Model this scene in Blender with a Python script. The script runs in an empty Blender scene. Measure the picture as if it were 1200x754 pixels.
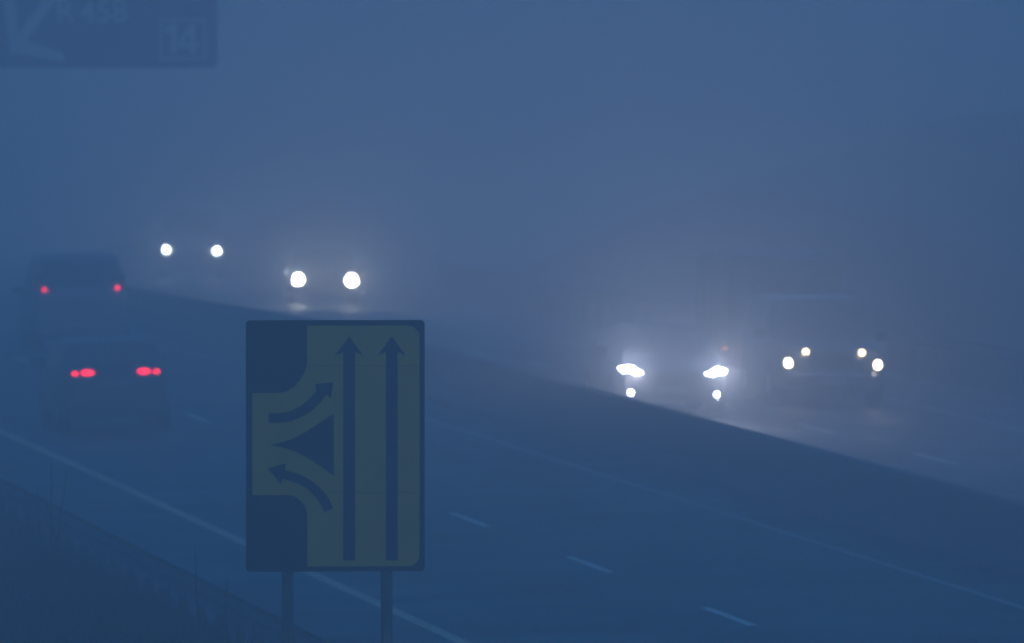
import bpy, bmesh, math, random
from mathutils import Vector, Matrix
random.seed(7)
S = bpy.context.scene
COL = S.collection

# ------------------------------------------------------------------ camera
FPX = 14700.0                      # focal length in pixels of a 1200 px wide frame
CAM_Z = 7.4
cam = bpy.data.cameras.new('camera')
cam.sensor_width = 36.0
cam.lens = 36.0 * FPX / 1200.0
cam.clip_start = 0.5
cam.clip_end = 4000
cam.dof.use_dof = True
cam.dof.focus_distance = 112.0
cam.dof.aperture_fstop = 4.6
co = bpy.data.objects.new('camera', cam)
COL.objects.link(co)
co.location = (0, 0, CAM_Z)
PITCH = math.atan(430.0 / FPX)
co.rotation_euler = (math.pi / 2 - PITCH, 0, 0)
S.camera = co

# ------------------------------------------------------------------ world: blue hour
w = bpy.data.worlds.new('World')
S.world = w
w.use_nodes = True
nt = w.node_tree
bg = nt.nodes['Background']
sky = nt.nodes.new('ShaderNodeTexSky')
sky.sky_type = 'NISHITA'
sky.sun_disc = False
SUN_EL, SUN_ROT = math.radians(3.0), math.radians(150)
sky.sun_elevation = SUN_EL
sky.sun_rotation = SUN_ROT
sky.ozone_density = 8.0
sky.air_density = 1.95
sky.dust_density = 0.5
nt.links.new(sky.outputs[0], bg.inputs[0])
bg.inputs[1].default_value = 0.15

sl = bpy.data.lights.new('sun', 'SUN')
sl.energy = 0.003
sl.angle = math.radians(60)
sl.color = (0.55, 0.72, 1.0)
so = bpy.data.objects.new('sun', sl)
COL.objects.link(so)
so.rotation_euler = (math.radians(50), 0, math.radians(-30))

S.view_settings.view_transform = 'Standard'
S.view_settings.look = 'None'
S.view_settings.gamma = 1.0
S.view_settings.use_curve_mapping = False
S.view_settings.exposure = 2.27

S.render.engine = 'CYCLES'
S.cycles.use_denoising = True
S.cycles.max_bounces = 8
S.cycles.diffuse_bounces = 2
S.cycles.glossy_bounces = 3
S.cycles.volume_bounces = 3
S.cycles.sample_clamp_indirect = 4.0
S.cycles.sample_clamp_direct = 0.0

FOG_DENSITY = 0.0066
FOG_G = 0.8
LAMP = 0.40                        # lamps are dimmed along with the exposure for dusk
BEAM = 0.030 * LAMP

# ------------------------------------------------------------------ helpers
def tag(o, label=None, cat=None, group=None, kind=None):
    if label: o['label'] = label
    if cat: o['category'] = cat
    if group: o['group'] = group
    if kind: o['kind'] = kind
    return o

def empty(name, mat=None, parent=None):
    o = bpy.data.objects.new(name, None)
    o.empty_display_size = 0.3
    COL.objects.link(o)
    if parent: o.parent = parent
    if mat is not None: o.matrix_world = mat
    return o

def mesh_obj(name, verts, faces, mat, parent=None, smooth=False):
    me = bpy.data.meshes.new(name)
    me.from_pydata([tuple(v) for v in verts], [], faces)
    if mat: me.materials.append(mat)
    if smooth:
        me.polygons.foreach_set('use_smooth', [True] * len(me.polygons))
    me.update()
    o = bpy.data.objects.new(name, me)
    COL.objects.link(o)
    if parent: o.parent = parent
    return o

def bm_obj(name, bm, mat, parent=None, smooth=False):
    bmesh.ops.recalc_face_normals(bm, faces=bm.faces)
    me = bpy.data.meshes.new(name)
    bm.to_mesh(me); bm.free()
    if mat: me.materials.append(mat)
    if smooth:
        me.polygons.foreach_set('use_smooth', [True] * len(me.polygons))
    o = bpy.data.objects.new(name, me)
    COL.objects.link(o)
    if parent: o.parent = parent
    return o

def bm_box(bm, c, s, rot=None):
    m = Matrix.Translation(Vector(c))
    if rot is not None: m = m @ rot
    m = m @ Matrix.Diagonal((s[0], s[1], s[2], 1))
    return bmesh.ops.create_cube(bm, size=1.0, matrix=m)['verts']

def box(name, c, s, mat, parent, bevel=0.0, rot=None):
    bm = bmesh.new()
    bm_box(bm, c, s, rot)
    if bevel:
        bmesh.ops.bevel(bm, geom=list(bm.edges), offset=bevel, segments=2, affect='EDGES', profile=0.6)
    return bm_obj(name, bm, mat, parent)

def tube(bm, a, b, r0, r1=None, n=8):
    a, b = Vector(a), Vector(b)
    r1 = r0 if r1 is None else r1
    d = (b - a).normalized()
    up = Vector((0, 0, 1)) if abs(d.z) < 0.9 else Vector((1, 0, 0))
    x = d.cross(up).normalized(); y = x.cross(d)
    A, B = [], []
    for i in range(n):
        q = 2 * math.pi * i / n
        v = x * math.cos(q) + y * math.sin(q)
        A.append(bm.verts.new(a + v * r0)); B.append(bm.verts.new(b + v * r1))
    for i in range(n):
        j = (i + 1) % n
        bm.faces.new((A[i], A[j], B[j], B[i]))
    bm.faces.new(A[::-1]); bm.faces.new(B)

def prism(name, pts, y0, y1, mat, parent, swap=None):
    """outline pts (x, z) extruded from y0 to y1; swap moves each vertex."""
    n = len(pts)
    vs = [Vector((x, y0, z)) for x, z in pts] + [Vector((x, y1, z)) for x, z in pts]
    if swap: vs = [swap(v) for v in vs]
    bm = bmesh.new()
    bv = [bm.verts.new(v) for v in vs]
    bm.faces.new(bv[:n]); bm.faces.new(bv[n:][::-1])
    for i in range(n):
        j = (i + 1) % n
        bm.faces.new((bv[i], bv[j], bv[n + j], bv[n + i]))
    return bm_obj(name, bm, mat, parent)

def ellipse(cx, cz, rx, rz, n=20, power=1.0):
    out = []
    for i in range(n):
        a = 2 * math.pi * i / n
        c, s = math.cos(a), math.sin(a)
        out.append((cx + rx * math.copysign(abs(c) ** power, c), cz + rz * math.copysign(abs(s) ** power, s)))
    return out

# ------------------------------------------------------------------ materials
def new_mat(name):
    m = bpy.data.materials.new(name)
    m.use_nodes = True
    return m, m.node_tree, m.node_tree.nodes['Principled BSDF']

def plain(name, col, rough=0.5, metal=0.0, spec=0.5, coat=0.0, noise=0.0, scale=6.0):
    m, t, p = new_mat(name)
    p.inputs['Base Color'].default_value = (*col, 1)
    p.inputs['Roughness'].default_value = rough
    p.inputs['Metallic'].default_value = metal
    p.inputs['Specular IOR Level'].default_value = spec
    p.inputs['Coat Weight'].default_value = coat
    p.inputs['Coat Roughness'].default_value = 0.08
    if noise:
        tc = t.nodes.new('ShaderNodeTexCoord')
        n = t.nodes.new('ShaderNodeTexNoise')
        n.inputs['Scale'].default_value = scale
        n.inputs['Detail'].default_value = 6
        r = t.nodes.new('ShaderNodeMapRange')
        r.inputs[3].default_value = 1 - noise; r.inputs[4].default_value = 1 + noise
        mx = t.nodes.new('ShaderNodeMix'); mx.data_type = 'RGBA'; mx.blend_type = 'MULTIPLY'
        mx.inputs[0].default_value = 1
        mx.inputs[6].default_value = (*col, 1)
        t.links.new(tc.outputs['Object'], n.inputs['Vector'])
        t.links.new(n.outputs['Fac'], r.inputs[0])
        t.links.new(r.outputs[0], mx.inputs[7])
        t.links.new(mx.outputs[2], p.inputs['Base Color'])
        rr = t.nodes.new('ShaderNodeMapRange')
        rr.inputs[3].default_value = max(0.02, rough - 0.12); rr.inputs[4].default_value = min(1, rough + 0.12)
        t.links.new(n.outputs['Fac'], rr.inputs[0])
        t.links.new(rr.outputs[0], p.inputs['Roughness'])
    return m

def emit(name, col, strength):
    m, t, p = new_mat(name)
    p.inputs['Base Color'].default_value = (*[min(1, 0.3 + 0.6 * c) for c in col], 1)
    p.inputs['Roughness'].default_value = 0.15
    p.inputs['Emission Color'].default_value = (*col, 1)
    p.inputs['Emission Strength'].default_value = strength * LAMP
    return m

TH = math.atan(1822.0 / FPX)        # the road heads this far left of the view axis
RD = Vector((-math.sin(TH), math.cos(TH), 0))
RN = Vector((math.cos(TH), math.sin(TH), 0))

def road_mat():
    m, t, p = new_mat('wet_asphalt')
    tc = t.nodes.new('ShaderNodeTexCoord')
    mp = t.nodes.new('ShaderNodeMapping')
    mp.vector_type = 'POINT'
    mp.inputs['Rotation'].default_value = (0, 0, -TH)
    t.links.new(tc.outputs['Object'], mp.inputs['Vector'])
    st = t.nodes.new('ShaderNodeMapping')
    st.inputs['Scale'].default_value = (0.9, 0.035, 1)
    t.links.new(mp.outputs[0], st.inputs['Vector'])
    n1 = t.nodes.new('ShaderNodeTexNoise'); n1.inputs['Scale'].default_value = 1.4; n1.inputs['Detail'].default_value = 5
    t.links.new(st.outputs[0], n1.inputs['Vector'])
    n2 = t.nodes.new('ShaderNodeTexNoise'); n2.inputs['Scale'].default_value = 55; n2.inputs['Detail'].default_value = 4
    t.links.new(mp.outputs[0], n2.inputs['Vector'])
    n3 = t.nodes.new('ShaderNodeTexNoise'); n3.inputs['Scale'].default_value = 0.5; n3.inputs['Detail'].default_value = 6
    t.links.new(mp.outputs[0], n3.inputs['Vector'])
    cr = t.nodes.new('ShaderNodeValToRGB')
    cr.color_ramp.elements[0].position = 0.38; cr.color_ramp.elements[0].color = (0.014, 0.014, 0.015, 1)
    cr.color_ramp.elements[1].position = 0.64; cr.color_ramp.elements[1].color = (0.062, 0.060, 0.058, 1)
    a = t.nodes.new('ShaderNodeMath'); a.operation = 'MULTIPLY_ADD'; a.inputs[1].default_value = 0.6; 
    b = t.nodes.new('ShaderNodeMath'); b.operation = 'MULTIPLY'; b.inputs[1].default_value = 0.4
    t.links.new(n2.outputs['Fac'], b.inputs[0])
    t.links.new(n1.outputs['Fac'], a.inputs[0]); t.links.new(b.outputs[0], a.inputs[2])
    t.links.new(a.outputs[0], cr.inputs[0])
    t.links.new(cr.outputs[0], p.inputs['Base Color'])
    rr = t.nodes.new('ShaderNodeMapRange')
    rr.inputs[1].default_value = 0.35; rr.inputs[2].default_value = 0.65
    rr.inputs[3].default_value = 0.50; rr.inputs[4].default_value = 0.75
    t.links.new(n3.outputs['Fac'], rr.inputs[0]); t.links.new(rr.outputs[0], p.inputs['Roughness'])
    p.inputs['Specular IOR Level'].default_value = 0.3
    bp = t.nodes.new('ShaderNodeBump'); bp.inputs['Strength'].default_value = 0.5; bp.inputs['Distance'].default_value = 0.01
    t.links.new(n2.outputs['Fac'], bp.inputs['Height']); t.links.new(bp.outputs[0], p.inputs['Normal'])
    return m

def ground_mat():
    m, t, p = new_mat('rough_grass_ground')
    tc = t.nodes.new('ShaderNodeTexCoord')
    n1 = t.nodes.new('ShaderNodeTexNoise'); n1.inputs['Scale'].default_value = 0.8; n1.inputs['Detail'].default_value = 8
    t.links.new(tc.outputs['Object'], n1.inputs['Vector'])
    cr = t.nodes.new('ShaderNodeValToRGB')
    cr.color_ramp.elements[0].position = 0.32; cr.color_ramp.elements[0].color = (0.012, 0.015, 0.008, 1)
    cr.color_ramp.elements[1].position = 0.7; cr.color_ramp.elements[1].color = (0.040, 0.043, 0.020, 1)
    t.links.new(n1.outputs['Fac'], cr.inputs[0]); t.links.new(cr.outputs[0], p.inputs['Base Color'])
    p.inputs['Roughness'].default_value = 0.95
    p.inputs['Specular IOR Level'].default_value = 0.2
    n2 = t.nodes.new('ShaderNodeTexNoise'); n2.inputs['Scale'].default_value = 9; n2.inputs['Detail'].default_value = 6
    t.links.new(tc.outputs['Object'], n2.inputs['Vector'])
    bp = t.nodes.new('ShaderNodeBump'); bp.inputs['Distance'].default_value = 0.12
    t.links.new(n2.outputs['Fac'], bp.inputs['Height']); t.links.new(bp.outputs[0], p.inputs['Normal'])
    return m

def paint_line_mat(name, col):
    m, t, p = new_mat(name)
    tc = t.nodes.new('ShaderNodeTexCoord')
    n = t.nodes.new('ShaderNodeTexNoise'); n.inputs['Scale'].default_value = 3.0; n.inputs['Detail'].default_value = 9; n.inputs['Roughness'].default_value = 0.7
    t.links.new(tc.outputs['Object'], n.inputs['Vector'])
    cr = t.nodes.new('ShaderNodeValToRGB')
    cr.color_ramp.elements[0].position = 0.30; cr.color_ramp.elements[0].color = (*[c * 0.45 for c in col], 1)
    cr.color_ramp.elements[1].position = 0.55; cr.color_ramp.elements[1].color = (*col, 1)
    t.links.new(n.outputs['Fac'], cr.inputs[0]); t.links.new(cr.outputs[0], p.inputs['Base Color'])
    p.inputs['Roughness'].default_value = 0.55
    return m

M = dict(
    road=road_mat(), ground=ground_mat(),
    white_line=paint_line_mat('white_road_paint', (0.90, 0.74, 0.54)),
    worn_line=paint_line_mat('worn_road_paint', (0.26, 0.24, 0.21)),
    yellow_line=paint_line_mat('yellow_road_paint', (0.90, 0.50, 0.22)),
    concrete=plain('barrier_concrete', (0.10, 0.10, 0.098), 0.85, noise=0.35, scale=1.2),
    steel=plain('galvanised_steel', (0.085, 0.09, 0.095), 0.8, 0.0, noise=0.3, scale=4),
    post=plain('grey_post_steel', (0.10, 0.105, 0.11), 0.7, 0.0, noise=0.25, scale=5),
    black_face=plain('black_sign_sheeting', (0.014, 0.014, 0.016), 0.5, noise=0.4, scale=3),
    yellow_face=plain('yellow_sign_sheeting', (0.62, 0.40, 0.012), 0.55, noise=0.22, scale=3.5),
    blue_face=plain('blue_sign_sheeting', (0.03, 0.08, 0.26), 0.5, noise=0.06, scale=2),
    white_face=plain('white_sign_sheeting', (0.75, 0.75, 0.75), 0.45),
    glass=plain('misted_car_glass', (0.10, 0.105, 0.11), 0.35, 0.0, 0.6),
    rubber=plain('tyre_rubber', (0.02, 0.02, 0.02), 0.85),
    alloy=plain('wheel_alloy', (0.45, 0.45, 0.46), 0.35, 0.9),
    trim=plain('black_trim', (0.02, 0.02, 0.021), 0.55),
    chrome=plain('chrome', (0.6, 0.6, 0.62), 0.15, 1.0),
    plate=plain('number_plate_grimy', (0.22, 0.22, 0.20), 0.4),
    grass=plain('dead_grass', (0.045, 0.042, 0.024), 0.9, noise=0.4, scale=1.5),
    twig=plain('dark_twig', (0.030, 0.024, 0.018), 0.9),
    matt_plastic=plain('matt_mirror_plastic', (0.05, 0.05, 0.05), 0.9, 0.0, 0.1),
    red_off=plain('red_lens', (0.25, 0.01, 0.01), 0.2),
)

# ------------------------------------------------------------------ road geometry
U_YEL, U_LANE, U_EDGE, U_MED, U_REDGE, U_RLANE, U_RYEL = 16.47, 19.91, 23.27, 24.5, 25.75, 29.2, 32.75
U_LRAIL, U_RRAIL = 13.1, 35.25

def bend(t):
    k, t0, t1 = 0.000347, 213.0, 430.0
    if t <= t0: return 0.0
    if t <= t1: return k * (t - t0) ** 2
    return k * (t1 - t0) ** 2 + 2 * k * (t1 - t0) * (t - t1)

def drop(t):
    a, b, s = 205.0, 245.0, 0.016
    def ramp(x, p, q):
        if x <= p: return 0.0
        if x <= q: return s * (x - p) ** 2 / (2 * (q - p))
        return s * (q - p) / 2 + s * (x - q)
    return ramp(t, a, b) - ramp(t, 420.0, 520.0)

PROFILE = [(-220, 9.0), (-60, 5.0), (-20, 2.6), (0, 1.3), (6, 0.75), (10, 0.48), (12.2, 0.38), (12.95, 0.34),
           (13.7, -0.27), (24.5, 0.0), (35.0, -0.2625), (35.9, -0.05), (38, 0.2), (44, 2.6), (52, 5.0), (70, 6.2), (240, 7.0)]

def zprof(u):
    for (a, za), (b, zb) in zip(PROFILE, PROFILE[1:]):
        if u <= b:
            f = (u - a) / (b - a)
            return za + (zb - za) * f
    return PROFILE[-1][1]

def P(t, u, z=0.0):
    v = RN * (u + bend(t)) + RD * t
    return Vector((v.x, v.y, zprof(u) + z - drop(t)))

def frame_at(t, u):
    """tangent, right and up of the road surface."""
    e = 0.5
    f = (P(t + e, u) - P(t - e, u)).normalized()
    r = (P(t, u + 0.4) - P(t, u - 0.4)).normalized()
    up = r.cross(f).normalized()
    r = f.cross(up).normalized()
    return f, r, up

def sheet(us, ts, zo):
    vs = [P(t, u, zo(u)) for t in ts for u in us]
    n = len(us)
    fs = [(i * n + j, i * n + j + 1, (i + 1) * n + j + 1, (i + 1) * n + j) for i in range(len(ts) - 1) for j in range(n - 1)]
    return vs, fs

def frange(a, b, s):
    out = []
    while a < b: out.append(a); a += s
    return out + [b]

TS = frange(-80, 60, 10) + frange(64, 540, 4) + frange(550, 950, 20)

us = [-220, -140, -60, -40, -20, -10, 0, 3, 6, 8, 10, 11, 12.2, 12.9, 13.7, 15, 24.5, 34, 35.0, 35.9, 38, 41, 44, 48, 52, 60, 70, 110, 240]
vs, fs = sheet(us, TS, lambda u: -0.12 if 13.8 < u < 34.9 else 0.0)
g = mesh_obj('ground', vs, fs, M['ground'], smooth=True)
tag(g, kind='structure')

us = [13.45, 15, 17, 19, 21, 23, 24.5, 26, 28, 30, 32, 34, 35.2]
vs, fs = sheet(us, TS, lambda u: 0.012)
road = mesh_obj('road', vs, fs, M['road'], smooth=True)
tag(road, kind='structure')

def strip(name, u, wdt, t0, t1, mat, step=4.0):
    ts = frange(t0, t1, step)
    h = 0.007
    vs, fs = [], []
    for t in ts:
        for du, z in ((-wdt / 2, 0.013), (-wdt / 2 + 0.006, 0.013 + h), (wdt / 2 - 0.006, 0.013 + h), (wdt / 2, 0.013)):
            vs.append(P(t, u + du, z))
    for i in range(len(ts) - 1):
        for j in range(3):
            a = i * 4 + j
            fs.append((a, a + 1, a + 5, a + 4))
    return mesh_obj(name, vs, fs, mat, road)

strip('edge_line', U_YEL, 0.16, -40, 600, M['yellow_line'])
strip('edge_line', U_EDGE, 0.12, -40, 600, M['worn_line'])
strip('edge_line', U_REDGE, 0.10, -40, 600, M['worn_line'])
strip('edge_line', U_RYEL, 0.15, -40, 600, M['worn_line'])

def project(v):
    d = Vector(v) - Vector((0, 0, CAM_Z))
    c, s = math.cos(PITCH), math.sin(PITCH)
    depth = d.y * c - d.z * s
    up = d.z * c + d.y * s
    return 600 + FPX * d.x / depth, 377 - FPX * up / depth

def solve_t(px, u, z=0.0, lo=60.0, hi=600.0):
    f = lambda t: project(P(t, u, z))[0] - px
    for _ in range(60):
        m = (lo + hi) / 2
        if f(m) > 0: lo = m
        else: hi = m
    return (lo + hi) / 2

# dashes: 4 m mark, 8 m gap; phase read from the mark centred at pixel x 860 / 1095
for u, tc_, module in ((U_LANE, 140.6, 12.25), (U_RLANE, 184.3, 12.0)):
    k = -14
    while True:
        t = tc_ + module * k
        k += 1
        if t < 60: continue
        if t > 420: break
        strip('lane_dash', u, 0.11, t - 2, t + 2, M['white_line'], 2.0)

# ------------------------------------------------------------------ median barrier
prof = [(-0.27, 0.0), (-0.27, 0.08), (-0.18, 0.26), (-0.12, 0.74), (-0.10, 0.83), (0.10, 0.83), (0.12, 0.74), (0.18, 0.26), (0.27, 0.08), (0.27, 0.0)]
ts = [t for t in TS if -40 <= t <= 700]
vs, fs = [], []
for t in ts:
    for x, z in prof:
        q = P(t, U_MED, 0); n = P(t, U_MED + 1) - P(t, U_MED - 1)
        nn = Vector((n.x, n.y, 0)).normalized()
        vs.append(q + nn * x + Vector((0, 0, z)))
n = len(prof)
for i in range(len(ts) - 1):
    for j in range(n - 1):
        fs.append((i * n + j, i * n + j + 1, (i + 1) * n + j + 1, (i + 1) * n + j))
fs += [tuple(range(n)), tuple(range((len(ts) - 1) * n, len(ts) * n))[::-1]]
bar = mesh_obj('median_barrier', vs, fs, M['concrete'])
tag(bar, 'long dark concrete safety barrier along the central reservation between the carriageways', 'barrier')

# ------------------------------------------------------------------ guard rails
def guard_rail(u, side, t0, t1, spacing, label, ztop=0.75):
    root = empty('guard_rail', Matrix.Translation(P((t0 + t1) / 2, u)))
    tag(root, label, 'guard rail', 'steel rails along the outer verges')
    inv = root.matrix_world.inverted()
    W = [(0.0, 0.0), (0.035, 0.02), (0.075, 0.06), (0.075, 0.10), (0.01, 0.145), (0.01, 0.165), (0.075, 0.21), (0.075, 0.25), (0.035, 0.29), (0.0, 0.31)]
    back = [(x - 0.006, z) for x, z in reversed(W)]
    ring = W + back
    ts = [t for t in TS if t0 <= t <= t1]
    vs, fs = [], []
    zb = -0.27
    for t in ts:
        b = P(t, u); b.z = -drop(t) + zb
        for x, z in ring:
            vs.append(inv @ (b + RN * (side * (x + 0.06)) + Vector((0, 0, ztop - 0.31 + z))))
    n = len(ring)
    for i in range(len(ts) - 1):
        for j in range(n):
            k = (j + 1) % n
            fs.append((i * n + j, i * n + k, (i + 1) * n + k, (i + 1) * n + j))
    mesh_obj('beam', vs, fs, M['steel'], root, smooth=False)
    bm = bmesh.new()                                 # a C-section post
    bm_box(bm, (0, 0, -0.1), (0.012, 0.10, 1.55)); bm_box(bm, (0.05, 0.05, -0.1), (0.10, 0.01, 1.55)); bm_box(bm, (0.05, -0.05, -0.1), (0.10, 0.01, 1.55))
    me = bpy.data.meshes.new('post'); bm.to_mesh(me); bm.free(); me.materials.append(M['steel'])
    t = t0 + 1
    while t < t1:
        p = bpy.data.objects.new('post', me); COL.objects.link(p); p.parent = root
        b = P(t, u); b.z = -drop(t) + zb
        p.location = inv @ (b + Vector((0, 0, 0.06)))
        p.rotation_euler = (random.uniform(-0.02, 0.02), random.uniform(-0.02, 0.02), TH + (math.pi if side < 0 else 0))
        t += spacing
    return root

guard_rail(U_LRAIL, 1, 72, 232, 2.0, 'weathered steel guard rail on short posts along the grassy verge behind the yellow sign', 1.02)
guard_rail(U_RRAIL, -1, 120, 400, 4.0, 'faint steel guard rail on the far side of the oncoming carriageway', 0.98)

# ------------------------------------------------------------------ yellow lane sign
D_SIGN = 105.0
SS = FPX / D_SIGN                    # pixels per metre at the sign
def sign_point(px, py, d):           # a pixel on the plane d metres down the view axis
    yy = d * math.cos(0) 
    c, s = math.cos(PITCH), math.sin(PITCH)
    a = (px - 600) / FPX; b = (377 - py) / FPX
    dirv = Vector((a, c + b * s, -s + b * c))
    k = d / dirv.y
    return Vector((0, 0, CAM_Z)) + dirv * k

base = sign_point(393, 670, D_SIGN)
root_m = Matrix.Translation((base.x, base.y, 0)) @ Matrix.Rotation(TH * 0.6, 4, 'Z')
# find the ground under it
rel = Vector((base.x, base.y, 0)); u_s = rel.dot(RN); t_s = rel.dot(RD)
root_m = Matrix.Translation((base.x, base.y, zprof(u_s))) @ Matrix.Rotation(TH * 0.6, 4, 'Z')
sign = empty('road_sign', root_m)
tag(sign, 'tall black and yellow lane diagram sign with arrows on two grey posts', 'road sign')
ZB = base.z - zprof(u_s)
def sx(px): return (px - 393) / SS
def sz(py): return ZB + (670 - py) / SS
def spts(lst): return [(sx(a), sz(b)) for a, b in lst]
def arc(cx, cy, rx, ry, a0, a1, n=8):
    return [(cx + rx * math.cos(math.radians(a0 + (a1 - a0) * i / n)), cy + ry * math.sin(math.radians(a0 + (a1 - a0) * i / n))) for i in range(n + 1)]
def face(name, pts, y, mat, parent=sign, thick=0.002):
    """thin sheeting: triangulated outline with a little thickness, front towards -Y."""
    bm = bmesh.new()
    n = len(pts)
    f = [bm.verts.new((x, y - thick, z)) for x, z in pts]
    b = [bm.verts.new((x, y, z)) for x, z in pts]
    ff = bm.faces.new(f); ff.normal_update()
    bmesh.ops.triangulate(bm, faces=[ff], ngon_method='EAR_CLIP')
    for i in range(n):
        j = (i + 1) % n
        bm.faces.new((f[i], f[j], b[j], b[i]))
    return bm_obj(name, bm, mat, parent)

# backing plate, rounded corners
r = 5
outl = arc(498 - r, 375 + r, r, r, -90, 0, 5) + arc(498 - r, 670 - r, r, r, 0, 90, 5) + arc(288 + r, 670 - r, r, r, 90, 180, 5) + arc(288 + r, 375 + r, r, r, 180, 270, 5)
prism('panel', spts(outl), 0.0, 0.025, M['black_face'], sign)
# black border rim, slightly proud
bm = bmesh.new()
ins = [(393 + (a - 393) * (1 - 2.2 / 105), 522.5 + (b - 522.5) * (1 - 2.2 / 147.5)) for a, b in outl]
O, I = spts(outl), spts(ins)
n = len(O)
for ring, y in ((O, -0.008), (I, -0.008)):
    pass
fo = [bm.verts.new((x, -0.008, z)) for x, z in O]; fi = [bm.verts.new((x, -0.008, z)) for x, z in I]
bo = [bm.verts.new((x, -0.0005, z)) for x, z in O]; bi = [bm.verts.new((x, -0.0005, z)) for x, z in I]
for i in range(n):
    j = (i + 1) % n
    bm.faces.new((fo[i], fo[j], fi[j], fi[i])); bm.faces.new((fo[i], fo[j], bo[j], bo[i])); bm.faces.new((fi[i], fi[j], bi[j], bi[i]))
bm_obj('rim', bm, M['trim'], sign)

yel = [(360, 381.5), (478, 381.5)] + arc(478, 395.5, 14, 14, -90, 0, 6)[1:] + arc(478, 650, 14, 14, 0, 90, 6) + [(360, 664), (360, 606)] \
    + arc(336, 606, 24, 26, 0, -90, 8)[1:] + [(295.5, 580), (295.5, 460.5), (330, 460)] + [(338, 457.5), (346, 452), (353, 443), (358, 434), (360, 425)]
face('yellow_diagram', spts(yel), -0.001, M['yellow_face'])
gore = [(315.5, 521), (330, 518), (344, 513.5), (358, 506.5), (370, 498.5), (381, 491), (391, 484.5), (391, 557.5), (381, 550), (370, 542.5), (358, 535), (346, 529), (331, 524)]
face('gore_triangle', spts(gore), -0.0055, M['black_face'])
up_arrow = [(315, 483.5), (326, 484.2), (338, 482.5), (352, 476), (363, 467), (371, 457.5), (369, 450), (390.3, 448), (388, 466), (382.5, 462.5), (374, 473), (364, 482), (352, 489), (338, 494), (326, 495.3), (315, 494.8)]
face('merge_arrow', spts(up_arrow), -0.0055, M['black_face'])
lo_arrow = [(313.8, 549), (335, 542.5), (333.5, 550.5), (345, 553.5), (357, 558.5), (367, 565), (375, 571.5), (385, 584), (390.5, 595.5), (380.3, 600), (373, 586), (366, 578), (359, 572), (350, 567), (341, 563.5), (331.5, 561), (329, 567)]
face('exit_arrow', spts(lo_arrow), -0.0055, M['black_face'])
for cx in (409.2, 459.3):
    a = [(cx, 394), (cx + 16.5, 416.5), (cx + 6.8, 412.5), (cx + 6.8, 657), (cx - 6.8, 657), (cx - 6.8, 412.5), (cx - 16.5, 416.5)]
    face('lane_arrow', spts(a), -0.0055, M['black_face'])
for py in (428.5, 577.5):             # joints of the extruded planks
    box('panel_joint', (sx(425), -0.0045, sz(py)), (128 / SS, 0.002, 0.003), M['trim'], sign)
for cx in (337.5, 454.0):
    bm = bmesh.new()
    tube(bm, (sx(cx), 0.085, -0.3), (sx(cx), 0.085, sz(384)), 0.049, n=20)
    p = bm_obj('post', bm, M['post'], sign, smooth=False)
    for py in (400, 470, 540, 610, 655):
        box('bracket', (sx(cx), 0.055, sz(py)), (0.14, 0.05, 0.04), M['post'], p, 0.004)
st = box('sticker', (sx(454), 0.034, sz(748)), (0.045, 0.004, 0.13), M['worn_line'], sign)
for i, (dz, hw) in enumerate(((0.045, 0.012), (0.02, 0.016), (-0.01, 0.010), (-0.04, 0.014))):
    box('printed_line', (sx(454), 0.0312, sz(748) + dz), (hw * 2, 0.002, 0.010), M['trim'], st)

# ------------------------------------------------------------------ cantilever gantry with the blue exit sign
D_G = 262.0
GS = FPX / D_G
gb = sign_point(255, 80, D_G)         # bottom right corner
rel = Vector((gb.x, gb.y, 0)); t_g = rel.dot(RD)
gm = Matrix.Translation((gb.x, gb.y, gb.z)) @ Matrix.Rotation(TH * 0.5, 4, 'Z')
gs = empty('gantry_sign', gm)
tag(gs, 'large blue overhead exit sign reading R 458 with a boxed 14', 'overhead sign')
def gx(px): return (px - 255) / GS
def gz(py): return (80 - py) / GS
WX, HZ = 5.6, 3.3
def rrect(x0, z0, x1, z1, r, n=5):
    o = []
    for cx, cz, a in ((x1 - r, z0 + r, -90), (x1 - r, z1 - r, 0), (x0 + r, z1 - r, 90), (x0 + r, z0 + r, 180)):
        o += [(cx + r * math.cos(math.radians(a + 90 * i / n)), cz + r * math.sin(math.radians(a + 90 * i / n))) for i in range(n + 1)]
    return o
prism('panel', rrect(-WX, 0, 0, HZ, 0.14), 0.0, 0.06, M['blue_face'], gs)
def frame_ring(name, x0, z0, x1, z1, r, wd, y, mat, parent):
    O = rrect(x0, z0, x1, z1, r); I = rrect(x0 + wd, z0 + wd, x1 - wd, z1 - wd, max(0.01, r - wd))
    bm = bmesh.new(); n = len(O)
    fo = [bm.verts.new((x, y - 0.006, z)) for x, z in O]; fi = [bm.verts.new((x, y - 0.006, z)) for x, z in I]
    bo = [bm.verts.new((x, y, z)) for x, z in O]; bi = [bm.verts.new((x, y, z)) for x, z in I]
    for i in range(n):
        j = (i + 1) % n
        bm.faces.new((fo[i], fo[j], fi[j], fi[i])); bm.faces.new((fo[i], fo[j], bo[j], bo[i])); bm.faces.new((fi[i], fi[j], bi[j], bi[i]))
    return bm_obj(name, bm, mat, parent)
frame_ring('junction_box', gx(187), gz(70), gx(241), gz(22), 0.05, 0.045, -0.002, M['white_face'], gs)

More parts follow.
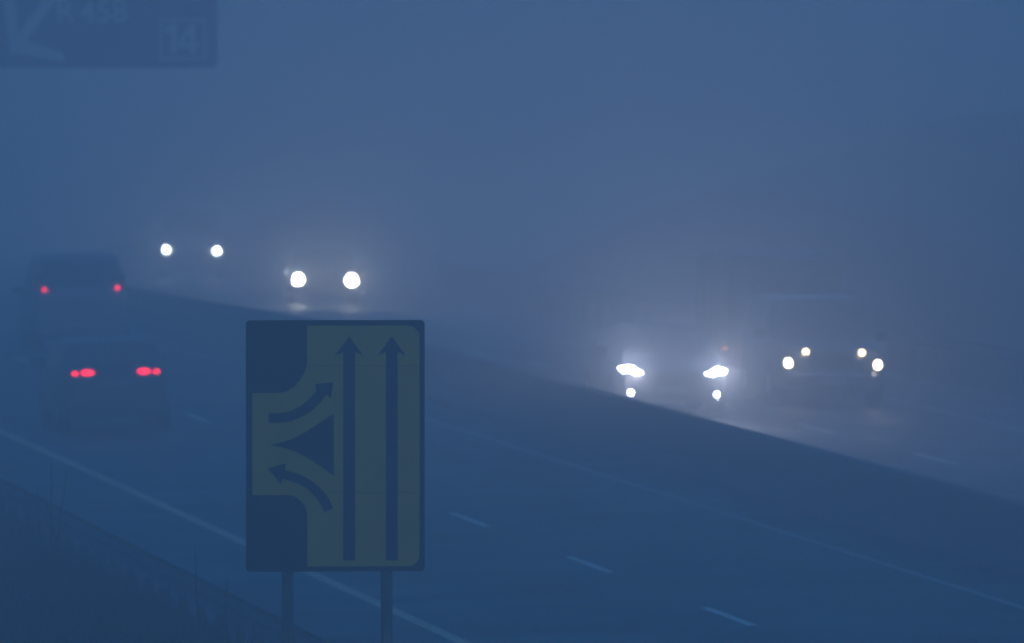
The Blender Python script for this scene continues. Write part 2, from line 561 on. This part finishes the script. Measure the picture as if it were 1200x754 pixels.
def text_obj(name, txt, height, loc, mat, parent, bold=0.01):
    cu = bpy.data.curves.new(name + '_curve', 'FONT')
    cu.body = txt
    cu.size = height / 0.72
    cu.extrude = 0.003
    cu.offset = bold
    tmp = bpy.data.objects.new('tmp', cu)
    COL.objects.link(tmp)
    dg = bpy.context.evaluated_depsgraph_get()
    me = bpy.data.meshes.new_from_object(tmp.evaluated_get(dg))
    COL.objects.unlink(tmp); bpy.data.objects.remove(tmp)
    me.materials.clear(); me.materials.append(mat)
    o = bpy.data.objects.new(name, me)
    COL.objects.link(o); o.parent = parent
    o.location = loc
    o.rotation_euler = (math.pi / 2, 0, 0)
    return o
for q in ([(193, 34), (201, 28), (207, 28), (207, 63), (200, 63), (200, 37), (193, 41)],
          [(222, 28), (229, 28), (229, 50), (234, 50), (234, 56), (229, 56), (229, 63), (222, 63), (222, 56), (209, 56), (209, 50)]):
    face('digit', [(gx(a), gz(b)) for a, b in q], -0.002, M['white_face'], gs, 0.006)
face('digit_counter', [(gx(a), gz(b)) for a, b in ((222, 37.5), (222, 50), (214.5, 50))], -0.0085, M['blue_face'], gs, 0.002)
for ch, px in (('R', 65), ('4', 93), ('5', 112), ('8', 131)):
    text_obj('character', ch, 27 / GS, (gx(px), -0.008, gz(26)), M['white_face'], gs, 0.004)
# arrow pointing down to the exit lane
aw = [(12, 62), (5, 0), (17, -4), (21, 40), (58, -10), (68, -2), (31, 48), (74, 62), (76, 72)]
face('exit_arrow', [(gx(a), gz(b)) for a, b in aw], -0.002, M['white_face'], gs, 0.006)
for i in range(3):
    box('stiffener', (-0.6 - 2.2 * i, 0.10, HZ / 2), (0.08, 0.08, HZ - 0.2), M['steel'], gs)

gan = empty('sign_gantry', Matrix.Translation(P(t_g + 0.2, 11.6)) @ Matrix.Rotation(TH, 4, 'Z'))
tag(gan, 'grey steel cantilever gantry arm holding the blue overhead sign', 'gantry')
zt = 7.6 + drop(t_g)
bm = bmesh.new(); tube(bm, (0, 0, -0.5), (0, 0, zt + 0.9), 0.22, 0.17, 16); bm_obj('mast', bm, M['post'], gan)
for dz in (0.0, 0.8):
    bm = bmesh.new(); tube(bm, (0, 0.0, zt - 0.7 + dz), (10.6, 0.0, zt - 0.55 + dz), 0.09, 0.07, 12); bm_obj('arm', bm, M['post'], gan)
box('base_plate', (0, 0, 0.12), (0.7, 0.7, 0.05), M['post'], gan, 0.01)

# ------------------------------------------------------------------ vehicles
def interp(prof, y):
    if y <= prof[0][0]: return prof[0][1]
    for (a, za), (b, zb) in zip(prof, prof[1:]):
        if y <= b: return za + (zb - za) * (y - a) / (b - a)
    return prof[-1][1]

def spot(parent, loc, col, power, cone=70, tilt=-1.2, yaw=0.0, radius=0.05, blend=0.8, rear=False):
    l = bpy.data.lights.new('lamp_light', 'SPOT')
    l.energy = power * BEAM
    l.color = col
    l.spot_size = math.radians(cone); l.spot_blend = blend
    l.shadow_soft_size = radius
    o = bpy.data.objects.new('lamp_light', l)
    COL.objects.link(o); o.parent = parent
    o.location = loc
    o.rotation_euler = (math.radians(90 + tilt), 0, math.radians(yaw + (180 if rear else 0)))
    return o

def build_car(name, mtx, sp, paint):
    """sp: L W H belt zb top-profile(y,z) windscreen(y_top,y_base) rear_window(y_base,y_top) side windows wheels"""
    L, Wd, H, belt, zb = sp['L'], sp['W'], sp['H'], sp['belt'], sp.get('zb', 0.20)
    prof = sp['prof']
    root = empty(name, mtx)
    def hw(y):
        e = max(0.0, (abs(y) / (L / 2) - 0.62) / 0.38)
        return Wd / 2 * (1 - sp.get('pinch', 0.13) * e ** 2.2)
    def section(y):
        T = interp(prof, y); B = min(belt, T - 0.03); wv = hw(y)
        k = max(0.0, min(1.0, (T - B - 0.03) / (H - belt)))
        wr = wv * (0.95 - sp.get('tumble', 0.20) * k)
        zbe = zb + 0.06 * max(0.0, (abs(y) / (L / 2) - 0.8) / 0.2)
        return [(0, zbe), (0.84 * wv, zbe), (0.97 * wv, zbe + 0.07), (wv, zbe + 0.30), (wv * 0.995, 0.55 * B + 0.45 * (zbe + 0.3) + 0.03), (0.975 * wv, B),
                (wr + 0.01, T - 0.075 * k - 0.012), (wr * 0.9, T - 0.028 * k - 0.004), (0.5 * wr, T - 0.006 * k), (0, T)]
    ys = sorted(set([round(p[0], 4) for p in prof] + [round(-L / 2 + L * i / 36, 4) for i in range(37)]))
    vs, fs = [], []
    n = None
    for y in ys:
        s = section(y)
        ring = [(x, z) for x, z in s] + [(-x, z) for x, z in s[-2:0:-1]]
        n = len(ring)
        vs += [(x, y, z) for x, z in ring]
    for i in range(len(ys) - 1):
        for j in range(n):
            k = (j + 1) % n
            fs.append((i * n + j, i * n + k, (i + 1) * n + k, (i + 1) * n + j))
    fs += [tuple(range(n))[::-1], tuple(range((len(ys) - 1) * n, len(ys) * n))]
    body = mesh_obj('body', vs, fs, paint, root, smooth=True)
    bmx = bmesh.new(); bmx.from_mesh(body.data); bmesh.ops.recalc_face_normals(bmx, faces=bmx.faces); bmx.to_mesh(body.data); bmx.free()
    body.data.polygons.foreach_set('use_smooth', [len(p.vertices) == 4 for p in body.data.polygons])
    # windscreens
    def pane(nm, ya, yb, out, inset=0.93):
        vs, fs = [], []
        m = 5
        for q in range(m + 1):
            y = ya + (yb - ya) * q / m
            s = section(y)
            half = [s[6], s[7], s[8], s[9]]
            row = [(x * inset, z) for x, z in half] + [(-x * inset, z) for x, z in half[-2::-1]]
            for x, z in row: vs.append((x, y + out * 0.012, z + 0.012))
        c = 7
        for q in range(m):
            for j in range(c - 1):
                fs.append((q * c + j, q * c + j + 1, (q + 1) * c + j + 1, (q + 1) * c + j))
        return mesh_obj(nm, vs, fs, M['glass'], root, smooth=True)
    a, b = sp['screen']; pane('windscreen', a, b, 1)
    a, b = sp['rear']; pane('rear_window', b, a, -1)
    for ya, yb in sp['sides']:
        for sgn in (-1, 1):
            vs, fs = [], []
            m = 6
            for q in range(m + 1):
                y = ya + (yb - ya) * q / m
                s = section(y)
                (x0, z0), (x1, z1) = s[5], s[6]
                for f in (0.07, 0.5, 0.9):
                    vs.append((sgn * (x0 + (x1 - x0) * f + 0.012), y, z0 + (z1 - z0) * f))
            for q in range(m):
                for j in range(2):
                    fs.append((q * 3 + j, q * 3 + j + 1, q * 3 + j + 4, q * 3 + j + 3))
            mesh_obj('side_window', vs, fs, M['glass'], root)
    # wheels
    R = sp.get('R', 0.32)
    for wy in sp['axles']:
        for sgn in (-1, 1):
            xw = sgn * (Wd / 2 - 0.10)
            wh = empty('wheel', None, root); wh.location = (xw, wy, R)
            bm = bmesh.new()
            lathe = [(0.62 * R, -0.10), (0.93 * R, -0.11), (R, -0.07), (R, 0.07), (0.93 * R, 0.11), (0.62 * R, 0.10)]
            m = 28
            rows = []
            for i in range(m):
                q = 2 * math.pi * i / m
                rows.append([bm.verts.new((h, r_ * math.cos(q), r_ * math.sin(q))) for r_, h in lathe])
            for i in range(m):
                j = (i + 1) % m
                for q in range(len(lathe) - 1):
                    bm.faces.new((rows[i][q], rows[j][q], rows[j][q + 1], rows[i][q + 1]))
            bm_obj('tyre', bm, M['rubber'], wh, smooth=True)
            bm = bmesh.new()
            for i in range(5):
                q = 2 * math.pi * i / 5
                bm_box(bm, (sgn * 0.075, 0.31 * R * math.cos(q), 0.31 * R * math.sin(q)), (0.03, 0.62 * R, 0.09), Matrix.Rotation(q, 4, 'X'))
            tube(bm, (-0.06, 0, 0), (0.06, 0, 0), 0.6 * R, 0.6 * R, 24)
            bm_obj('rim', bm, M['alloy'], wh)
            bm = bmesh.new()
            m = 18
            for (r0, r1, xx) in ((R + 0.005, R + 0.075, sgn * (Wd / 2 + 0.004)),):
                A, B = [], []
                for i in range(m + 1):
                    q = math.pi * (-0.08 + 1.16 * i / m)
                    A.append(bm.verts.new((xx, wy + r0 * math.cos(q), R + r0 * math.sin(q))))
                    B.append(bm.verts.new((xx - sgn * 0.012, wy + r1 * math.cos(q), R + r1 * math.sin(q))))
                for i in range(m): bm.faces.new((A[i], A[i + 1], B[i + 1], B[i]))
            bm_obj('wheel_arch', bm, M['trim'], root)
    # mirrors
    ym = sp['mirror']
    for sgn in (-1, 1):
        mo = box('mirror', (sgn * (Wd / 2 + 0.09), ym, belt + 0.07), (0.20, 0.10, 0.14), M['matt_plastic'], root, 0.03)
        box('mirror_glass', (sgn * (Wd / 2 + 0.09), ym - 0.052, belt + 0.07), (0.16, 0.006, 0.10), M['glass'], mo)
    # front and rear furniture
    F, B = L / 2, -L / 2
    gr = box('grille', (0, F - 0.005, sp['grille_z']), (sp['grille_w'], 0.05, sp['grille_h']), M['trim'], root, 0.012)
    for i in range(3):
        box('grille_bar', (0, F + 0.022, sp['grille_z'] + (i - 1) * sp['grille_h'] * 0.28), (sp['grille_w'] * 0.94, 0.012, 0.014), M['chrome'], gr)
    box('air_intake', (0, F - 0.005, 0.33), (Wd * 0.5, 0.05, 0.11), M['trim'], root, 0.012)
    for y_, yo, z_ in ((F, 0.024, 0.44), (B, -0.012, sp.get('plate_z', 0.62))):
        pl = box('number_plate', (0, y_ + yo, z_), (0.52, 0.015, 0.11), M['plate'], root, 0.003)
        box('plate_band', (-0.235 if y_ > 0 else 0.235, y_ + yo + (0.009 if y_ > 0 else -0.009), z_), (0.04, 0.003, 0.10), M['blue_face'], pl)
    box('rear_bumper', (0, B - 0.02, 0.42), (Wd * 0.84, 0.09, 0.20), sp.get('bumper', paint), root, 0.03)
    for sgn in (-1, 1):
        box('wiper', (sgn * 0.32 - 0.1, sp['screen'][1] - 0.03, interp(prof, sp['screen'][1] - 0.03) + 0.025), (0.55, 0.02, 0.014), M['trim'], root, rot=Matrix.Rotation(0.12, 4, 'Y'))
    return root

def lens(name, pts, y, mat, root, depth=0.10, sweep=0.0, ref=0.55):
    def sw(v):
        return Vector((v.x, v.y - (math.copysign(1, y)) * sweep * max(0.0, abs(v.x) - ref), v.z))
    return prism(name, pts, y - math.copysign(depth, y), y, mat, root, sw)

def place(px, u, lamp_z, L, oncoming, t=None):
    """car matrix so that the middle of its lamps falls on pixel column px in lane u."""
    if t is None: t = solve_t(px, u, lamp_z)
    f, r, up = frame_at(t, u)
    c = P(t, u, 0.013)
    if oncoming:
        fw, rt = -f, -r
        c = c - fw * (L / 2)
    else:
        fw, rt = f, r
        c = c + fw * (L / 2)
    m = Matrix(((rt.x, fw.x, up.x, c.x), (rt.y, fw.y, up.y, c.y), (rt.z, fw.z, up.z, c.z), (0, 0, 0, 1)))
    pp = project(P(t, u, lamp_z))
    print('place', px, 't', round(t, 1), 'lamp pixel', [round(q) for q in pp])
    return m

SEDAN = dict(L=4.75, W=1.84, H=1.46, belt=0.94, screen=(0.42, 1.28), rear=(-1.72, -1.02), sides=((-1.02, -0.32), (-0.24, 0.55)), axles=(1.42, -1.40), mirror=0.86,
             prof=[(-2.375, 0.86), (-2.33, 0.98), (-2.2, 1.03), (-1.72, 1.06), (-1.02, 1.36), (-0.5, 1.45), (-0.1, 1.46), (0.2, 1.44), (0.42, 1.39), (1.28, 0.99), (1.5, 0.95), (2.0, 0.86), (2.25, 0.78), (2.345, 0.70), (2.375, 0.60)],
             grille_z=0.60, grille_w=0.62, grille_h=0.15)
JEEP = dict(L=4.75, W=1.90, H=1.84, belt=1.10, zb=0.27, R=0.37, screen=(0.55, 1.08), rear=(-2.28, -2.12), sides=((-2.0, -1.2), (-1.1, -0.32), (-0.24, 0.6)), axles=(1.42, -1.38), mirror=0.86, tumble=0.13, pinch=0.08,
            prof=[(-2.375, 1.0), (-2.33, 1.16), (-2.28, 1.22), (-2.12, 1.74), (-1.95, 1.82), (-0.8, 1.845), (0.2, 1.82), (0.55, 1.77), (1.08, 1.17), (1.3, 1.14), (2.1, 1.06), (2.28, 1.0), (2.355, 0.90), (2.375, 0.78)],
            grille_z=0.80, grille_w=0.80, grille_h=0.24)
HATCH = dict(L=4.25, W=1.78, H=1.50, belt=0.97, screen=(0.42, 1.15), rear=(-1.96, -1.55), sides=((-1.45, -0.95), (-0.86, -0.2), (-0.12, 0.55)), axles=(1.28, -1.30), mirror=0.80, tumble=0.20,
             prof=[(-2.125, 0.86), (-2.09, 1.0), (-1.96, 1.07), (-1.55, 1.41), (-1.2, 1.47), (-0.4, 1.50), (0.15, 1.48), (0.42, 1.43), (1.15, 1.01), (1.35, 0.97), (1.8, 0.88), (2.0, 0.80), (2.095, 0.70), (2.125, 0.60)],
             grille_z=0.58, grille_w=0.7, grille_h=0.13, plate_z=0.80)
MPV = dict(L=4.70, W=1.90, H=1.92, belt=1.12, zb=0.24, R=0.34, screen=(0.75, 1.65), rear=(-2.26, -2.08), sides=((-2.0, -1.15), (-1.05, -0.1), (0.0, 0.8)), axles=(1.5, -1.45), mirror=1.2, tumble=0.14, pinch=0.08,
           prof=[(-2.35, 1.0), (-2.31, 1.15), (-2.26, 1.24), (-2.08, 1.80), (-1.9, 1.89), (-0.6, 1.92), (0.4, 1.90), (0.75, 1.84), (1.65, 1.18), (1.8, 1.12), (2.15, 1.0), (2.28, 0.9), (2.335, 0.8), (2.35, 0.7)],
           grille_z=0.66, grille_w=0.8, grille_h=0.16, plate_z=0.95)
VAN = dict(L=5.2, W=1.98, H=2.2, belt=1.25, zb=0.25, R=0.34, screen=(1.2, 1.95), rear=(-2.5, -2.45), sides=((0.35, 1.25),), axles=(1.6, -1.55), mirror=1.5, tumble=0.12, pinch=0.06,
           prof=[(-2.6, 2.0), (-2.56, 2.12), (-2.5, 2.17), (-2.3, 2.2), (0.5, 2.2), (1.0, 2.14), (1.2, 2.08), (1.95, 1.32), (2.1, 1.24), (2.45, 1.08), (2.56, 0.98), (2.6, 0.86)],
           grille_z=0.70, grille_w=0.8, grille_h=0.2)

paint_silver = plain('grey_blue_paint', (0.09, 0.095, 0.105), 0.4, 0.3, 0.5, 0.4)
paint_dark = plain('grey_green_paint', (0.10, 0.11, 0.11), 0.35, 0.2, 0.5, 0.8)
paint_navy = plain('navy_paint', (0.08, 0.085, 0.105), 0.5, 0.1, 0.4, 0.2)
paint_grey = plain('grey_paint', (0.26, 0.265, 0.27), 0.5, 0.2, 0.4, 0.2)
paint_black = plain('black_paint', (0.015, 0.015, 0.017), 0.3, 0.2, 0.5, 0.8)
paint_white = plain('pale_grey_paint', (0.28, 0.28, 0.28), 0.35, 0.0, 0.5, 0.5)

xenon = emit('xenon_lamp', (0.86, 0.88, 1.0), 28)
foglamp = emit('fog_lamp_glow', (0.80, 0.84, 1.0), 26)
halogen = emit('halogen_lamp', (1.0, 0.80, 0.50), 20)
halogen_dim = emit('halogen_spot_glow', (1.0, 0.76, 0.44), 14)
warm = emit('warm_headlamp', (1.0, 0.90, 0.74), 140)
cool = emit('distant_headlamp', (0.92, 0.98, 1.0), 130)
tail = emit('red_tail_glow', (1.0, 0.006, 0.02), 3.3)
tail_far = emit('red_tail_glow_far', (1.0, 0.006, 0.03), 4.6)
amber = emit('amber_marker_glow', (1.0, 0.35, 0.12), 2.0)

# oncoming saloon with xenon lamps, lane beside the barrier
sp = SEDAN
c1 = build_car('saloon_car', place(789, 27.45, 0.68, sp['L'], True), sp, paint_silver)
tag(c1, 'oncoming saloon with dazzling bluish white headlights and fog lamps beside the concrete barrier', 'car')
for s in (-1, 1):
    q = [(0.50, 0.715), (0.60, 0.750), (0.67, 0.800), (0.72, 0.818), (0.78, 0.805), (0.88, 0.780), (0.83, 0.715), (0.78, 0.645), (0.73, 0.615), (0.68, 0.635), (0.60, 0.685)]
    lens('headlight', [(s * a, b) for a, b in (q if s > 0 else q[::-1])], sp['L'] / 2 + 0.01, xenon, c1, 0.22, 0.35)
    lens('fog_lamp', ellipse(s * 0.70, 0.385, 0.042, 0.042, 16), sp['L'] / 2 + 0.01, foglamp, c1, 0.10)
    spot(c1, (s * 0.71, sp['L'] / 2 + 0.06, 0.715), (0.84, 0.84, 1.0), 12000, 46, 7)
    spot(c1, (s * 0.70, sp['L'] / 2 + 0.06, 0.385), (0.84, 0.86, 1.0), 400, 60, 3)

# oncoming jeep with four warm lamps, towing a box trailer
sp = JEEP
c2 = build_car('jeep', place(975, 31.0, 0.72, sp['L'], True), sp, paint_dark)
tag(c2, 'tall oncoming jeep showing four warm yellowish lamps with a box trailer behind', 'car')
for s in (-1, 1):
    lens('headlight', ellipse(s * 0.755, 0.73, 0.062, 0.072, 18), sp['L'] / 2 + 0.07, halogen, c2, 0.18, 0.25)
    lens('spot_lamp', ellipse(s * 0.475, 0.93, 0.040, 0.040, 16), sp['L'] / 2 + 0.10, halogen_dim, c2, 0.09)
    bm = bmesh.new(); tube(bm, (s * 0.475, sp['L'] / 2 + 0.05, 0.87), (s * 0.475, sp['L'] / 2 + 0.05, 0.55), 0.02, n=8); bm_obj('lamp_bracket', bm, M['trim'], c2)
    spot(c2, (s * 0.755, sp['L'] / 2 + 0.12, 0.73), (1.0, 0.78, 0.55), 900, 44, 8)
bm = bmesh.new(); tube(bm, (-0.70, sp['L'] / 2 + 0.05, 0.55), (0.70, sp['L'] / 2 + 0.05, 0.55), 0.03, n=10); bm_obj('bull_bar', bm, M['chrome'], c2)
for s in (-1, 1):
    bm = bmesh.new(); tube(bm, (s * 0.62, 0.5, 1.86), (s * 0.62, -1.9, 1.88), 0.018, n=8); bm_obj('roof_rail', bm, M['trim'], c2)

# trailer
tr_f = 2.375 * 2 + 1.1              # front board behind the jeep's nose
TL, TW, TH_ = 3.9, 1.95, 2.38
mj = c2.matrix_world
tr = empty('box_trailer', mj @ Matrix.Translation((0, 2.375 - tr_f - TL / 2, 0)))
tag(tr, 'grey box trailer towed behind the jeep, standing taller than its roof', 'trailer')
tr_paint = plain('trailer_grey', (0.20, 0.205, 0.21), 0.5, 0.3, noise=0.2, scale=2)
bm = bmesh.new(); bm_box(bm, (0, 0, 0.5 + (TH_ - 0.5) / 2), (TW, TL, TH_ - 0.5))
bmesh.ops.bevel(bm, geom=[e for e in bm.edges if all(v.co.z > 1 for v in e.verts)], offset=0.09, segments=3, affect='EDGES')
bm_obj('box_body', bm, tr_paint, tr)
for i in range(5):
    for s in (-1, 1):
        box('side_rib', (s * (TW / 2 + 0.012), -TL / 2 + 0.25 + i * (TL - 0.5) / 4, 1.4), (0.025, 0.05, 1.7), tr_paint, tr)
box('front_window', (0, TL / 2 + 0.004, 1.85), (1.1, 0.02, 0.32), M['glass'], tr, 0.004)
box('chassis', (0, 0, 0.45), (1.2, TL, 0.08), M['trim'], tr)
bm = bmesh.new()
for s in (-1, 1): tube(bm, (s * 0.6, TL / 2 - 0.3, 0.45), (0, TL / 2 + 1.25, 0.45), 0.04, n=8)
bm_obj('drawbar', bm, M['steel'], tr)
for wy in (-0.45, 0.35):
    for s in (-1, 1):
        wh = empty('wheel', None, tr); wh.location = (s * (TW / 2 + 0.12), wy, 0.31)
        bm = bmesh.new(); tube(bm, (-0.09, 0, 0), (0.09, 0, 0), 0.31, n=24); bm_obj('tyre', bm, M['rubber'], wh)
        bm = bmesh.new(); tube(bm, (-0.10, 0, 0), (0.10, 0, 0), 0.18, n=18); bm_obj('rim', bm, M['alloy'], wh)
for s in (-1, 1):
    box('mudguard', (s * (TW / 2 + 0.13), -0.05, 0.68), (0.26, 1.7, 0.03), M['trim'], tr, 0.01)
    lens('marker_lamp', ellipse(s * (TW / 2 + 0.02), 0.78, 0.04, 0.04, 12), TL / 2 + 0.03, amber, tr, 0.06)

# hatchback going away, nearside lane
sp = HATCH
c3 = build_car('hatchback_car', place(137.5, 18.15, 0.95, sp['L'], False), sp, paint_navy)
tag(c3, 'dark hatchback driving away with wide double red tail lights, beside the yellow edge line', 'car')
for s in (-1, 1):
    lens('tail_light', ellipse(s * 0.445, 0.965, 0.105, 0.048, 20), -sp['L'] / 2 - 0.02, tail, c3, 0.10)
    lens('brake_light', ellipse(s * 0.645, 0.955, 0.052, 0.036, 16), -sp['L'] / 2 - 0.03, tail, c3, 0.14, 0.15)
    lens('headlight', ellipse(s * 0.66, 0.66, 0.14, 0.07, 16), sp['L'] / 2 - 0.02, halogen, c3, 0.15, 0.3)
    spot(c3, (s * 0.66, sp['L'] / 2 + 0.05, 0.66), (1.0, 0.9, 0.75), 250, 60, -2)

# tall people carrier going away, overtaking lane
sp = MPV
c4 = build_car('people_carrier', place(97, 21.6, 1.2, sp['L'], False), sp, paint_grey)
tag(c4, 'tall people carrier driving away ahead of the hatchback with two small red tail lights', 'car')
for s in (-1, 1):
    lens('tail_light', ellipse(s * 0.72, 1.225, 0.036, 0.04 if s > 0 else 0.032, 14), -sp['L'] / 2 - 0.01, tail_far, c4, 0.12)
    q = [(0.66, 0.95), (0.86, 0.95), (0.88, 1.5), (0.80, 1.5)]
    lens('lamp_cluster', [(s * a, b) for a, b in (q if s > 0 else q[::-1])], -sp['L'] / 2 + 0.03, M['red_off'], c4, 0.12, 0.2)
    lens('headlight', ellipse(s * 0.68, 0.76, 0.14, 0.08, 16), sp['L'] / 2 - 0.02, halogen, c4, 0.15, 0.3)
    spot(c4, (s * 0.68, sp['L'] / 2 + 0.05, 0.76), (1.0, 0.9, 0.75), 250, 60, -2)

# distant oncoming car, big round glare
sp = dict(SEDAN)
c5 = build_car('saloon_car', place(380, 31.0, 0.68, sp['L'], True), sp, paint_black)
tag(c5, 'distant oncoming car seen only as two large warm white headlights above the yellow sign', 'car')
for s in (-1, 1):
    lens('headlight', ellipse(s * 0.695, 0.67, 0.135 if s < 0 else 0.12, 0.135 if s < 0 else 0.12, 24), sp['L'] / 2 + 0.06, warm, c5, 0.2)
    spot(c5, (s * 0.695, sp['L'] / 2 + 0.12, 0.67), (1.0, 0.94, 0.90), 11000, 34, 6)

# farthest oncoming van
sp = VAN
c6 = build_car('panel_van', place(222, 27.45, 0.90, sp['L'], True, 386.0), sp, paint_white)
tag(c6, 'farthest oncoming van seen only as two small white headlights deep in the fog', 'van')
for s in (-1, 1):
    lens('headlight', ellipse(s * 0.79, 0.90, 0.07, 0.075, 18), sp['L'] / 2 + 0.04, cool, c6, 0.2)
    spot(c6, (s * 0.79, sp['L'] / 2 + 0.12, 0.90), (0.90, 0.95, 1.0), 5000, 34, 5)

# ------------------------------------------------------------------ verge: rough grass and weed stalks
def grass():
    vs, fs = [], []
    rnd = random.Random(3)
    def blade(b, h, wd, lean):
        a = rnd.uniform(0, math.pi)
        dx, dy = math.cos(a) * wd, math.sin(a) * wd
        la = rnd.uniform(0, 2 * math.pi)
        lx, ly = math.cos(la) * lean, math.sin(la) * lean
        i = len(vs)
        vs.extend([(b.x - dx, b.y - dy, b.z - 0.02), (b.x + dx, b.y + dy, b.z - 0.02),
                   (b.x + dx * 0.7 + lx * 0.35, b.y + dy * 0.7 + ly * 0.35, b.z + h * 0.6), (b.x - dx * 0.7 + lx * 0.35, b.y - dy * 0.7 + ly * 0.35, b.z + h * 0.6),
                   (b.x + lx, b.y + ly, b.z + h)])
        fs.append((i, i + 1, i + 2, i + 3)); fs.append((i + 3, i + 2, i + 4))
    for _ in range(5200):
        t = rnd.uniform(84, 178); u = rnd.uniform(5.0, 12.75)
        tall = rnd.random() < 0.35
        hh = rnd.uniform(0.10, 0.26) * (1.5 if tall else 1.0)
        if u > 12.0: hh *= rnd.uniform(0.8, 1.7)
        for _ in range(rnd.randint(8, 14)):
            b = P(t + rnd.gauss(0, 0.10), min(12.95, u + rnd.gauss(0, 0.10)))
            blade(b, hh * rnd.uniform(0.6, 1.1), rnd.uniform(0.004, 0.009), hh * rnd.uniform(0.1, 0.7))
    for _ in range(3600):                  # thicker growth along the foot of the rail, in clumps with gaps
        t = rnd.uniform(90, 178)
        if math.sin(t * 2.9) + math.sin(t * 1.37 + 1) + rnd.uniform(-1.2, 1.2) < -0.2: continue
        u = rnd.uniform(11.7, 12.9)
        hh = rnd.uniform(0.14, 0.30)
        for _ in range(rnd.randint(8, 14)):
            b = P(t + rnd.gauss(0, 0.10), min(12.95, u + rnd.gauss(0, 0.08)))
            blade(b, hh * rnd.uniform(0.6, 1.1), rnd.uniform(0.005, 0.010), hh * rnd.uniform(0.1, 0.6))
    o = mesh_obj('verge_grass', vs, fs, M['grass'])
    tag(o, 'rough dead grass on the verge behind the guard rail', 'grass', kind='stuff')
grass()

def stalk(px, py_top, py_bot, u, lean, label, twigs):
    t = solve_t(px, u)
    b = P(t, u)
    s = FPX / b.y
    top = CAM_Z - (py_top + 53) / s
    h = top - b.z
    root = empty('weed_stalk', Matrix.Translation(b))
    tag(root, label, 'weed stalk', 'dead weed stalks on the verge')
    rnd = random.Random(int(px))
    pts = []
    for i in range(7):
        f = i / 6
        pts.append(Vector((-lean * h * f * f + (rnd.uniform(-0.012, 0.012) if 0 < i else 0), rnd.uniform(-0.01, 0.01), -0.05 + (h + 0.05) * f)))
    bm = bmesh.new()
    for i in range(6): tube(bm, pts[i], pts[i + 1], 0.014 * (1 - 0.12 * i), 0.014 * (1 - 0.12 * (i + 1)), 6)
    bm_obj('stem', bm, M['twig'], root)
    for k in range(twigs):
        i = rnd.randint(2, 5)
        d = Vector((rnd.choice((-1, 1)) * rnd.uniform(0.06, 0.16), rnd.uniform(-0.1, 0.1), rnd.uniform(0.15, 0.30)))
        bm = bmesh.new(); tube(bm, pts[i], pts[i] + d, 0.006, 0.003, 5); bm_obj('twig', bm, M['twig'], root)

stalk(60, 535, 610, 12.5, 0.00, 'tallest straight dead weed stalk in the clump by the guard rail', 3)
stalk(48, 568, 610, 12.4, 0.06, 'shorter dead weed stalk leaning out of the clump by the guard rail', 1)
stalk(66, 553, 610, 12.45, -0.12, 'slanting dead weed stalk at the edge of the clump by the guard rail', 2)
stalk(34, 582, 610, 12.3, 0.02, 'stubby dead weed stalk low beside the clump by the guard rail', 1)
stalk(233, 641, 690, 12.5, 0.05, 'lone crooked dead weed stalk rising above the guard rail near the sign', 1)
stalk(265, 679, 710, 12.5, 0.0, 'short thin dead weed stalk between the lone crooked stalk and the sign post', 0)

# ------------------------------------------------------------------ fog
hb = bmesh.new()
bm_box(hb, (10, 440, 3.0), (840, 1140, 20.0))
m = bpy.data.materials.new('fog')
m.use_nodes = True
t = m.node_tree
t.nodes.clear()
out = t.nodes.new('ShaderNodeOutputMaterial')
pv = t.nodes.new('ShaderNodeVolumePrincipled')
pv.inputs['Color'].default_value = (0.93, 0.965, 1.0, 1)
pv.inputs['Density'].default_value = FOG_DENSITY
pv.inputs['Anisotropy'].default_value = FOG_G
pv.inputs['Density Attribute'].default_value = ''
pv.inputs['Temperature Attribute'].default_value = ''
pv.inputs['Color Attribute'].default_value = ''
t.links.new(pv.outputs[0], out.inputs['Volume'])
m.cycles.homogeneous_volume = True
hz = bm_obj('haze', hb, m)
tag(hz, 'pale blue fog lying over the whole motorway', 'fog', kind='stuff')
